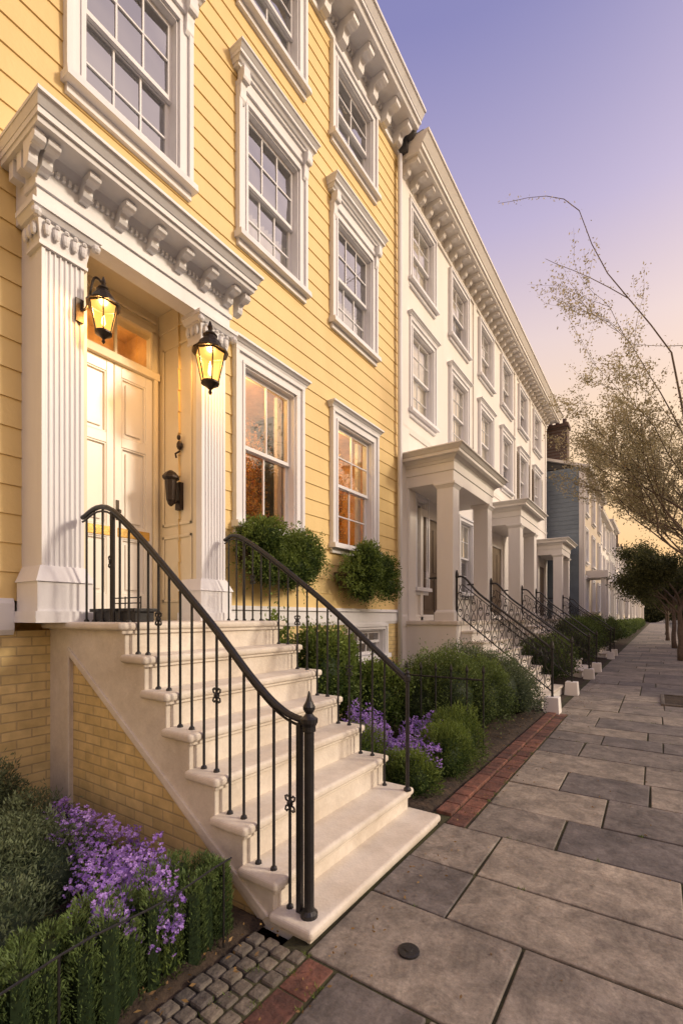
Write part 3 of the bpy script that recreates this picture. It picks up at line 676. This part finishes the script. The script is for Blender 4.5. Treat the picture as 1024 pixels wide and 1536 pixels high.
# ================================================================== GROUND
m=MB(); m.add([(-400,-400,-.22),(400,-400,-.22),(400,800,-.22),(-400,800,-.22)],[(0,1,2,3)]); m.obj('ground',M['soil'])
m=MB(); m.add([(1.7,-60,-.13),(10.6,-60,-.13),(10.6,260,-.13),(1.7,260,-.13)],[(0,1,2,3)]); m.obj('road',M['asphalt'])
m=MB()
for i in range(-20,90): m.box(1.58,1.73,i*1.5,i*1.5+1.49,-.2,.0)
for i in range(-20,90): m.box(10.6,10.75,i*1.5,i*1.5+1.49,-.2,.0)
m.obj('kerb',M['cobble'],bevel=.012)
m=MB(); m.box(10.75,19.0,-60,200,-.2,-.005); m.obj('opposite_pavement',M['flag'])
m=MB(); m.add([(-1.52,-8,-.012),(1.59,-8,-.012),(1.59,200,-.012),(-1.52,200,-.012)],[(0,1,2,3)]); m.obj('pavement_bed',M['joint'])
m=MB()
rr=random.Random(3)
def slab(x0,x1,y0,y1,z):
    g=.008; j=lambda: rr.uniform(-.005,.005)
    a,b,c,d=(x0+g+j(),y0+g+j()),(x1-g+j(),y0+g+j()),(x1-g+j(),y1-g+j()),(x0+g+j(),y1-g+j())
    s1,s2=rr.uniform(-.003,.003),rr.uniform(-.003,.003)
    m.add([(*a,-.07),(*b,-.07),(*c,-.07),(*d,-.07),(*a,z+s1),(*b,z+s2),(*c,z-s1),(*d,z-s2)],[(0,3,2,1),(4,5,6,7),(0,1,5,4),(1,2,6,5),(2,3,7,6),(3,0,4,7)])
ys=[-4.0,-3.3,-2.6,-2.0,-1.3,-.65,0,.6,1.12,1.74,2.36,2.86,3.46]
y=3.46
while y<8.2: y+=rr.uniform(.5,.78); ys.append(y)
while y<75: y+=rr.uniform(.55,.85) if y<25 else rr.uniform(.9,1.2); ys.append(y)
for y0_,y1_ in zip(ys[:-1],ys[1:]):
    x=-1.20
    if 1.7<y0_ and y1_<3.5: x=-1.385
    if y0_>8.2: x=-1.385
    first=True
    while x<1.56:
        w=rr.uniform(.62,1.35)
        if first: w=rr.choice([.45,.62,.85,1.1]); first=False
        x2=min(x+w,1.57)
        if 1.57-x2<.3: x2=1.57
        m.cur=rr.random(); slab(x,x2,y0_,y1_,rr.uniform(-.003,.003))
        x=x2
yend_edge=[q for q in ys if q>8.2][0]
m.obj('pavement',M['flag'],bevel=.007)
m=MB(); m.box(-1.37,1.57,75,200,-.07,-.002); m.obj('distant_pavement',M['flag'])
m=MB(); y=1.738-.215*26
while y<yend_edge+.1:
    m.cur=rr.random(); L=.215
    if y+L<1.76 or (y>3.40 and y+L<yend_edge+.1): m.box(-1.36,-1.215,y+.004,y+L-.004,-.06,rr.uniform(-.004,.003)-.003)
    y+=L
y=3.6
while y<8.3:
    m.cur=rr.random(); m.box(-1.50,-1.37,y+.004,y+.211,-.06,.02+rr.uniform(-.004,.003)); y+=.215
m.obj('brick_edging',M['rbrick'],bevel=.006)
m=MB()
y=-4
while y<1.72:
    for j in range(4):
        m.cur=rr.random(); xx=-1.70+j*.083
        m.box(xx+.004,xx+.079,y+.004+(j%2)*.02,y+.078+(j%2)*.02,-.06,rr.uniform(-.006,.006))
    y+=.083
m.obj('cobble_strip',M['cobble'],bevel=.012)
def bed(name,x0,x1,y0,y1,z,step=.12):
    nx=max(2,int((x1-x0)/step)); ny=max(2,int((y1-y0)/step)); vs=[];fs=[]
    for i in range(nx+1):
        for j in range(ny+1):
            e_=0 if i in(0,nx) or j in (0,ny) else 1
            vs.append((x0+(x1-x0)*i/nx,y0+(y1-y0)*j/ny,z+e_*(random.random()*.03)-(1-e_)*.03))
    for i in range(nx):
        for j in range(ny): a=i*(ny+1)+j; fs.append((a,a+ny+1,a+ny+2,a+1))
    m=MB(); m.add(vs,fs); m.obj(name,M['soil'],smooth=True)
bed('garden_soil',-4.12,-1.71,-3,1.84,.0,.06)
bed('garden_soil',-4.12,-1.505,3.38,8.6,.01,.08)
bed('garden_soil',-4.12,-1.39,8.62,40,.008,.4)
bed('garden_soil',-4.12,-1.39,40,180,.01,3)
m=MB(); m.lathe(-.98,2.02,[(.052,-.01),(.052,.010),(.045,.012),(.02,.013),(.018,.018),(.0,.018)],20); m.obj('water_shutoff_cover',M['iron'])
m=MB(); m.box(.1,1.3,10.2,11.4,-.02,.012); m.obj('tree_pit_soil',M['soil'])
m=MB()
for a in ((.06,1.34,10.14,10.2),(.06,1.34,11.4,11.46),(.06,.12,10.2,11.4),(1.28,1.34,10.2,11.4)): m.box(*a,-.03,.035)
m.obj('tree_pit_edging',M['cobble'],bevel=.01)
n=520
P=np.stack([np.where(rng.uniform(size=n)<.6,-1.3+np.abs(rng.normal(size=n))*.12,rng.uniform(-1.3,1.5,n)),rng.uniform(.5,14,n),np.full(n,.006)],1)
leaves('fallen_leaves',P,np.stack([rng.normal(size=n),rng.normal(size=n),np.abs(rng.normal(size=n))*.15],1),rng.uniform(.01,.028,n),.011,rng.uniform(size=n),M['litter'])
n=1100
P=np.stack([rng.uniform(-3.9,-1.52,n),np.where(rng.uniform(size=n)<.5,rng.uniform(.5,1.8,n),rng.uniform(3.5,8,n)),np.full(n,.03)],1)
leaves('fallen_leaves',P,np.stack([rng.normal(size=n),rng.normal(size=n),np.abs(rng.normal(size=n))*.4],1),rng.uniform(.012,.035,n),.013,rng.uniform(size=n),M['litter'])
Pw=[];Dw=[]
for _ in range(130):
    if random.random()<.55: x,y=random.choice([-1.205,-1.365,-1.51])+random.gauss(0,.006),random.choice([random.uniform(.9,1.75),random.uniform(3.45,8.3)])
    else: y=random.choice(ys[6:26]); x=random.uniform(-1.2,1.0)
    for k in range(random.randint(5,16)):
        Pw.append((x+random.gauss(0,.012),y+random.gauss(0,.008),-.008)); Dw.append((random.gauss(0,.6),random.gauss(0,.6),1))
leaves('joint_weeds',np.array(Pw),np.array(Dw),rng.uniform(.01,.035,len(Pw)),.004,rng.uniform(.3,.9,len(Pw)),M['leafG'])
# ================================================================== PLANTS
def hedge_tufts(name,tufts,per,ln,w,material):
    Ps=[];Ds=[];Ts=[]; core=MB(); core.cur=0
    for (x,y,z0,r,h) in tufts:
        t=rng.uniform(0,1,per)**.85; a=rng.uniform(0,2*np.pi,per)
        rad=r*np.sqrt(np.clip(1-(t*1.02-.1)**4,0.02,1))*np.where(rng.uniform(size=per)<.7,rng.uniform(.8,1.08,per),rng.uniform(.3,.8,per))
        P=np.stack([x+rad*np.cos(a),y+rad*np.sin(a),z0+t*h],1)
        D=np.stack([np.cos(a)*.6,np.sin(a)*.6,np.full(per,1.0)],1)+rng.normal(size=(per,3))*.25
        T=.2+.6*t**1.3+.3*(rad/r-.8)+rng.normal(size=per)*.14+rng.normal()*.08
        Ps.append(P);Ds.append(D);Ts.append(T)
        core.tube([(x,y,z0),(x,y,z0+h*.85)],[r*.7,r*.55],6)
    n=per*len(tufts)
    o=leaves(name,np.vstack(Ps),np.vstack(Ds),ln*rng.uniform(.6,1.2,n),w,np.concatenate(Ts),material)
    core.t=[0]*len(core.f); core.obj('dark_core',material,o); return o  # dark solid cores added inside the tufts to stop see-through
tf=[]
for j,xx in enumerate((-1.80,-1.90,-2.0)):
    y=-.6+(j%2)*.045
    while y<1.56:
        tf.append((xx+random.uniform(-.025,.025),y+random.uniform(-.015,.015),0,random.uniform(.05,.068),random.uniform(.33,.45))); y+=.1
for _ in range(5): tf.append((-1.9+random.uniform(-.1,.1),1.6,0,.05,.36))
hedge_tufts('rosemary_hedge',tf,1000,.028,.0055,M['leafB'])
bl=[]
for i in range(26):
    x=random.uniform(-3.95,-2.25); y=random.uniform(-.6,1.55); bl.append(((x,y,.12),(.32,.3,random.uniform(.22,.32)),3600))
bl.append(((-3.9,1.3,.2),(.3,.3,.4),4000))
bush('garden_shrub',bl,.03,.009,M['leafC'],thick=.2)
def flowers(name,centres,per,petal):
    Ps=[];Ds=[];Ts=[]; g=[];gd=[];gt=[]
    for (c,r,h) in centres:
        for _ in range(per):
            a=random.uniform(0,6.28); q=r*math.sqrt(random.random())
            x=c[0]+q*math.cos(a); y=c[1]+q*math.sin(a); z=c[2]+h*(1-(q/r)**2*.5)*random.uniform(.7,1.12)
            for k in range(7):
                t=random.random(); g.append((x+random.gauss(0,.008),y+random.gauss(0,.008),z*t*.95)); gd.append((random.gauss(0,.5),random.gauss(0,.5),.8)); gt.append(.3+.5*t)
            tt=random.gauss(.5,.2)
            nf=random.randint(3,7)
            for f in range(nf):
                fx,fy,fz=x+random.gauss(0,.016),y+random.gauss(0,.016),z+random.gauss(0,.016)
                n=Vector((random.gauss(.35,.5),random.gauss(-.3,.5),1)).normalized(); u=n.orthogonal().normalized(); v=n.cross(u)
                for k in range(5):
                    b=k*1.2566+random.random(); d=u*math.cos(b)+v*math.sin(b)+n*.15
                    Ps.append((fx,fy,fz)); Ds.append(tuple(d)); Ts.append(tt+random.gauss(0,.12))
    o=leaves(name,np.array(Ps),np.array(Ds),petal,petal*.95,np.array(Ts),M['flower'])
    leaves('stems_and_leaves',np.array(g),np.array(gd),.035,.008,np.array(gt),M['leafG'],o)
flowers('purple_phlox',[((-2.02,1.22,.0),.13,.44),((-2.15,1.45,.0),.15,.42),((-2.35,1.32,0),.18,.42),((-2.6,1.48,0),.2,.42),((-2.9,1.45,0),.2,.40),((-1.90,1.08,0),.10,.44),((-1.82,1.28,0),.08,.42),((-3.2,1.5,0),.16,.38)],72,.013)
flowers('purple_phlox',[((-1.95,4.15,0),.28,.48),((-2.15,4.85,0),.3,.5),((-2.4,4.1,0),.28,.58),((-2.7,4.4,0),.3,.62)],120,.013)
e=MB(); pts=[(-1.735,y,.40+.012*math.sin(y*9)) for y in np.linspace(-1,1.6,24)]; e.tube(pts,.005,6)
for y in (-.6,.1,.8,1.55): e.tube([(-1.735,y,0),(-1.735,y,.41)],.005,6)
e.obj('wire_garden_edging',M['iron'])
bl=[((-1.85,3.85,.12),(.25,.26,.26),5000),((-1.78,4.5,.15),(.27,.35,.34),7000),((-1.85,5.0,.18),(.32,.34,.4),7000),((-2.3,3.75,.2),(.25,.25,.35),4000)]
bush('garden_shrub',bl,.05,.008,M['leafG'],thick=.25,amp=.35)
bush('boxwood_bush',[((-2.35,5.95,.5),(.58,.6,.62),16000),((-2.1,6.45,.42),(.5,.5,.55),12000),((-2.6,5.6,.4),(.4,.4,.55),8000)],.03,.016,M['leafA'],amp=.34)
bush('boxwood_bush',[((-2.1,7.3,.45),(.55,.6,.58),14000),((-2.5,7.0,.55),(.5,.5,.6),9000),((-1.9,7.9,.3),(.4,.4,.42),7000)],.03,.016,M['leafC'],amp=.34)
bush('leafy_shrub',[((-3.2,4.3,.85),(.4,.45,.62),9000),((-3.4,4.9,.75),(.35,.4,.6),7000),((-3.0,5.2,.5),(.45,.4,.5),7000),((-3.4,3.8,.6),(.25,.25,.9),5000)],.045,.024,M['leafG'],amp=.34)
bush('box_hedge',[((-2.4,y,.75),(.75,.8,.8),4500) for y in np.arange(18.0,31,1.1)],.06,.035,M['leafA'])
bush('garden_shrub',[((-2.2,y,.5),(.6,.6,.6),4000) for y in (11.4,12.2,12.9,16.2,17.0)],.05,.03,M['leafA'])
bush('garden_shrub',[((-2.2,y,.6),(.7,1.5,.7),1800) for y in np.arange(33,90,3)],.12,.07,M['leafA'])
def wbox(y0,y1,z,seed):
    e=empty('window_box_plant'); m=MB(); m.tbox((W+.06,W+.24,y0+.2,y1-.2),z-.24,(W+.06,W+.28,y0+.12,y1-.12),z-.04); m.box(W+.05,W+.30,y0+.1,y1-.1,z-.07,z-.03)
    m.obj('planter_box',M['bronze'],e,bevel=.006)
    c=(y0+y1)/2; w=(y1-y0)/2; r=random.Random(seed)
    bl=[]
    for i in range(10):
        a=r.uniform(-.8,.8); bl.append(((W+.28+r.uniform(-.06,.14),c+a*w,z+r.uniform(-.28,.26)*(1-.3*abs(a))),(r.uniform(.17,.25),r.uniform(.2,.28),r.uniform(.17,.26)),2500))
    o=bush('foliage',bl,.042,.017,M['leafG'],amp=.35,thick=.3,flat=False)
    o.parent=e
    P=[];D=[];T=[]
    for _ in range(480):
        a=r.uniform(-1,1); p=np.array([W+.3+r.uniform(-.15,.15),c+a*w*1.0,z+r.uniform(-.40,.34)*(1-.4*abs(a))]); v=np.array([r.uniform(-.1,.7),r.gauss(a*.5,.5),r.uniform(-.5,1)]); v/=np.linalg.norm(v)
        for k in range(12):
            P.append(p+v*k*.017-np.array([0,0,.0012*k*k])); D.append(v*.5+rng.normal(size=3)*.6); T.append(.35+r.random()*.5)
    leaves('sprays',np.array(P),np.array(D),.036,.014,np.array(T),M['leafG'],e)
wbox(3.66,5.02,2.42,1); wbox(5.68,7.0,2.30,2)
# ================================================================== TREES
def tree(name,base,H,crown_r,seed,nleaf,ls,lm,z_first=.35,r0=.09,extra=None,spread=.75,levels=4,tuft=.14,l0=.42,leaflv=1):
    r=random.Random(seed); mb=MB(); tips=[]
    def branch(p,d,L,rad,lv):
        pts=[p]; q=p.copy(); dd=d.copy(); n=5
        for i in range(n):
            dd=(dd+Vector((r.gauss(0,.12),r.gauss(0,.12),r.gauss(.03,.08)))).normalized(); q=q+dd*L/n; pts.append(q.copy())
        mb.tube(pts,[rad*(1-.5*i/n) for i in range(n+1)],6 if lv<2 else 4,cap=False)
        if lv>=levels-leaflv:
            for a,b in zip(pts[:-1],pts[1:]): tips.append((a,b))
        if lv<levels:
            nc=r.randint(3,4) if lv<levels-1 else r.randint(2,4)
            for i in range(nc):
                t=pts[-1] if i==0 else pts[r.randint(2,n)]
                ax=Vector((r.gauss(0,1),r.gauss(0,1),r.gauss(0,.5))).normalized()
                nd=(dd+ax*spread*(.5 if i==0 else 1)).normalized(); nd.z=nd.z*.8+.12; nd.normalize()
                branch(t,nd,L*r.uniform(.55,.78),rad*.52,lv+1)
    base=Vector(base); trunk=[base+Vector((0,0,-.05))]; q=base.copy()
    for i in range(6):
        q=q+Vector((r.gauss(0,.03),r.gauss(0,.03),H*z_first/6)); trunk.append(q.copy())
    mb.tube(trunk,[r0*1.35]+[r0*(1.05-.07*i) for i in range(6)],10)
    nb=5
    for i in range(nb):
        a=2*math.pi*i/nb+r.uniform(-.3,.3); d=Vector((math.cos(a)*crown_r*.6,math.sin(a)*crown_r*.6,H*(1-z_first)*r.uniform(.35,.6))).normalized()
        branch(trunk[-1-(i%2)],d,H*(1-z_first)*l0,r0*.5,1)
    for ex in (extra or []):
        branch(trunk[-1],Vector(ex[:3]).normalized(),ex[3],r0*.35,1 if len(ex)<5 else ex[4])
    T=empty(name); mb.obj('trunk_and_branches',M['bark'],T,smooth=True)
    idx=rng.integers(0,len(tips),nleaf); A=np.array([tuple(t[0]) for t in tips]); B=np.array([tuple(t[1]) for t in tips])
    u=rng.uniform(size=(nleaf,1)); P=A[idx]*(1-u)+B[idx]*u+rng.normal(size=(nleaf,3))*tuft*.5
    cl=rng.normal(size=len(tips))*.15
    Tn=.45+cl[idx]+rng.normal(size=nleaf)*.16+.03*(P[:,2]-base.z-H*.6)
    leaves('crown_leaves',P,rng.normal(size=(nleaf,3))+np.array([0,0,.2]),ls*rng.uniform(.6,1.3,nleaf),ls*.5,Tn,lm,T)
    return T
tree('blossom_tree',(1.2,10.8,0),7.9,2.5,5,62000,.046,M['leafT'],.27,.085,extra=[(-.85,-.1,.55,1.7,1),(-.35,-.2,1.0,2.3,1),(-.7,-.3,.8,1.7,1),(-.28,-.1,1.0,4.3,3)],tuft=.09,l0=.32,levels=5,leaflv=2)
tree('street_tree',(.75,21,0),5.0,2.0,11,36000,.085,M['leafD'],.4,.1,tuft=.3)
tree('street_tree',(.75,29,0),5.2,2.0,12,22000,.11,M['leafD'],.4,.1,tuft=.35)
tree('street_tree',(.6,38,0),5.2,2.0,13,16000,.14,M['leafD'],.38,.1,tuft=.4)
tree('street_tree',(.7,50,0),5.6,2.2,14,10000,.18,M['leafD'],.38,.1,tuft=.5)
for i,(x,y,h) in enumerate([(12.6,20.5,15),(12.9,27,14.5),(12.6,34,13)]):
    tree('street_tree',(x,y,0),h,5,30+i,20000,.26,M['leafGold'],.22,.18,tuft=.8,l0=.34)
bush('distant_trees',[((x,y,2.5),(5,4,random.uniform(3.5,5)),4000) for x,y in ((-1,150),(7,155),(14,150),(22,158),(30,150))],.6,.4,M['leafD'])
e=empty('tree_guard_railing'); m=MB()
for i in range(8): m.tube([(.72,12.6+i*.18,0),(.72,12.6+i*.18,.95)],.012,6)
m.tube([(.72,12.6,.9),(.72,13.86,.9)],.014,6); m.tube([(.72,12.6,.15),(.72,13.86,.15)],.012,6); m.obj('railing_iron',M['iron'],e)
e=empty('iron_garden_fence'); m=MB()
for i in range(13):
    xx=-1.62-i*.19; m.tube([(xx,5.25,0),(xx,5.25,.95)],.01,6); m.lathe(xx,5.25,[(.01,.95),(.02,.98),(.002,1.05)],6)
m.tube([(-1.62,5.25,.88),(-4.0,5.25,.88)],.01,6); m.obj('fence_iron',M['iron'],e)
# ================================================================== LIGHT
wd=bpy.data.worlds.new('World'); sc.world=wd; wd.use_nodes=True; nt=wd.node_tree; N=nt.nodes.new; L=nt.links.new
bg=nt.nodes['Background']; bg.inputs[1].default_value=1.0
az=math.radians(66); el=math.radians(25)
sd=Vector((math.sin(az)*math.cos(el),math.cos(az)*math.cos(el),math.sin(el)))
sky=N('ShaderNodeTexSky'); sky.sky_type='NISHITA'; sky.sun_disc=False; sky.sun_elevation=el; sky.sun_rotation=az; sky.dust_density=3
tc=N('ShaderNodeTexCoord'); nm=N('ShaderNodeVectorMath'); nm.operation='NORMALIZE'; L(tc.outputs['Generated'],nm.inputs[0])
sp=N('ShaderNodeSeparateXYZ'); L(nm.outputs[0],sp.inputs[0])
rp=N('ShaderNodeValToRGB'); cr=rp.color_ramp
stops=[(0,(1.0,.50,.17)),(.10,(1.0,.57,.22)),(.21,(1.0,.64,.30)),(.34,(.98,.69,.44)),(.48,(.80,.62,.58)),(.62,(.50,.42,.60)),(.78,(.24,.225,.46)),(1,(.17,.175,.40))]
cr.elements[0].position=0; cr.elements[0].color=(*stops[0][1],1); cr.elements[1].position=1; cr.elements[1].color=(*stops[-1][1],1)
for p,c in stops[1:-1]: x=cr.elements.new(p); x.color=(*c,1)
L(sp.outputs[2],rp.inputs[0])
dt=N('ShaderNodeVectorMath'); dt.operation='DOT_PRODUCT'; L(nm.outputs[0],dt.inputs[0]); dt.inputs[1].default_value=tuple(sd)
cl=N('ShaderNodeMath'); cl.operation='MAXIMUM'; cl.inputs[1].default_value=0; L(dt.outputs['Value'],cl.inputs[0])
pw=N('ShaderNodeMath'); pw.operation='POWER'; pw.inputs[1].default_value=5; L(cl.outputs[0],pw.inputs[0])
gl=N('ShaderNodeMix'); gl.data_type='RGBA'; gl.inputs[6].default_value=(0,0,0,1); gl.inputs[7].default_value=(1.2,.88,.55,1); L(pw.outputs[0],gl.inputs[0])
a1=N('ShaderNodeMix'); a1.data_type='RGBA'; a1.blend_type='ADD'; a1.inputs[0].default_value=1; L(rp.outputs[0],a1.inputs[6]); L(gl.outputs[2],a1.inputs[7])
a2=N('ShaderNodeMix'); a2.data_type='RGBA'; a2.blend_type='ADD'; a2.inputs[0].default_value=.025; L(a1.outputs[2],a2.inputs[6]); L(sky.outputs[0],a2.inputs[7])
L(a2.outputs[2],bg.inputs[0])
sl=bpy.data.lights.new('sun','SUN'); sl.energy=2.3; sl.angle=math.radians(8); sl.color=(1,.84,.65)
so=bpy.data.objects.new('sun',sl); COL.objects.link(so); so.rotation_euler=sd.to_track_quat('Z','Y').to_euler()
# ================================================================== CAMERA
cd=bpy.data.cameras.new('camera'); co=bpy.data.objects.new('camera',cd); COL.objects.link(co)
cd.sensor_fit='HORIZONTAL'; cd.sensor_width=36; cd.lens=24.6; cd.shift_y=157/1024; cd.clip_end=2000; cd.clip_start=.05
co.location=(0,0,1.6); co.rotation_euler=(math.radians(90),0,math.radians(34.05))
sc.camera=co
sc.view_settings.view_transform='Standard'; sc.view_settings.look='None'; sc.view_settings.exposure=0
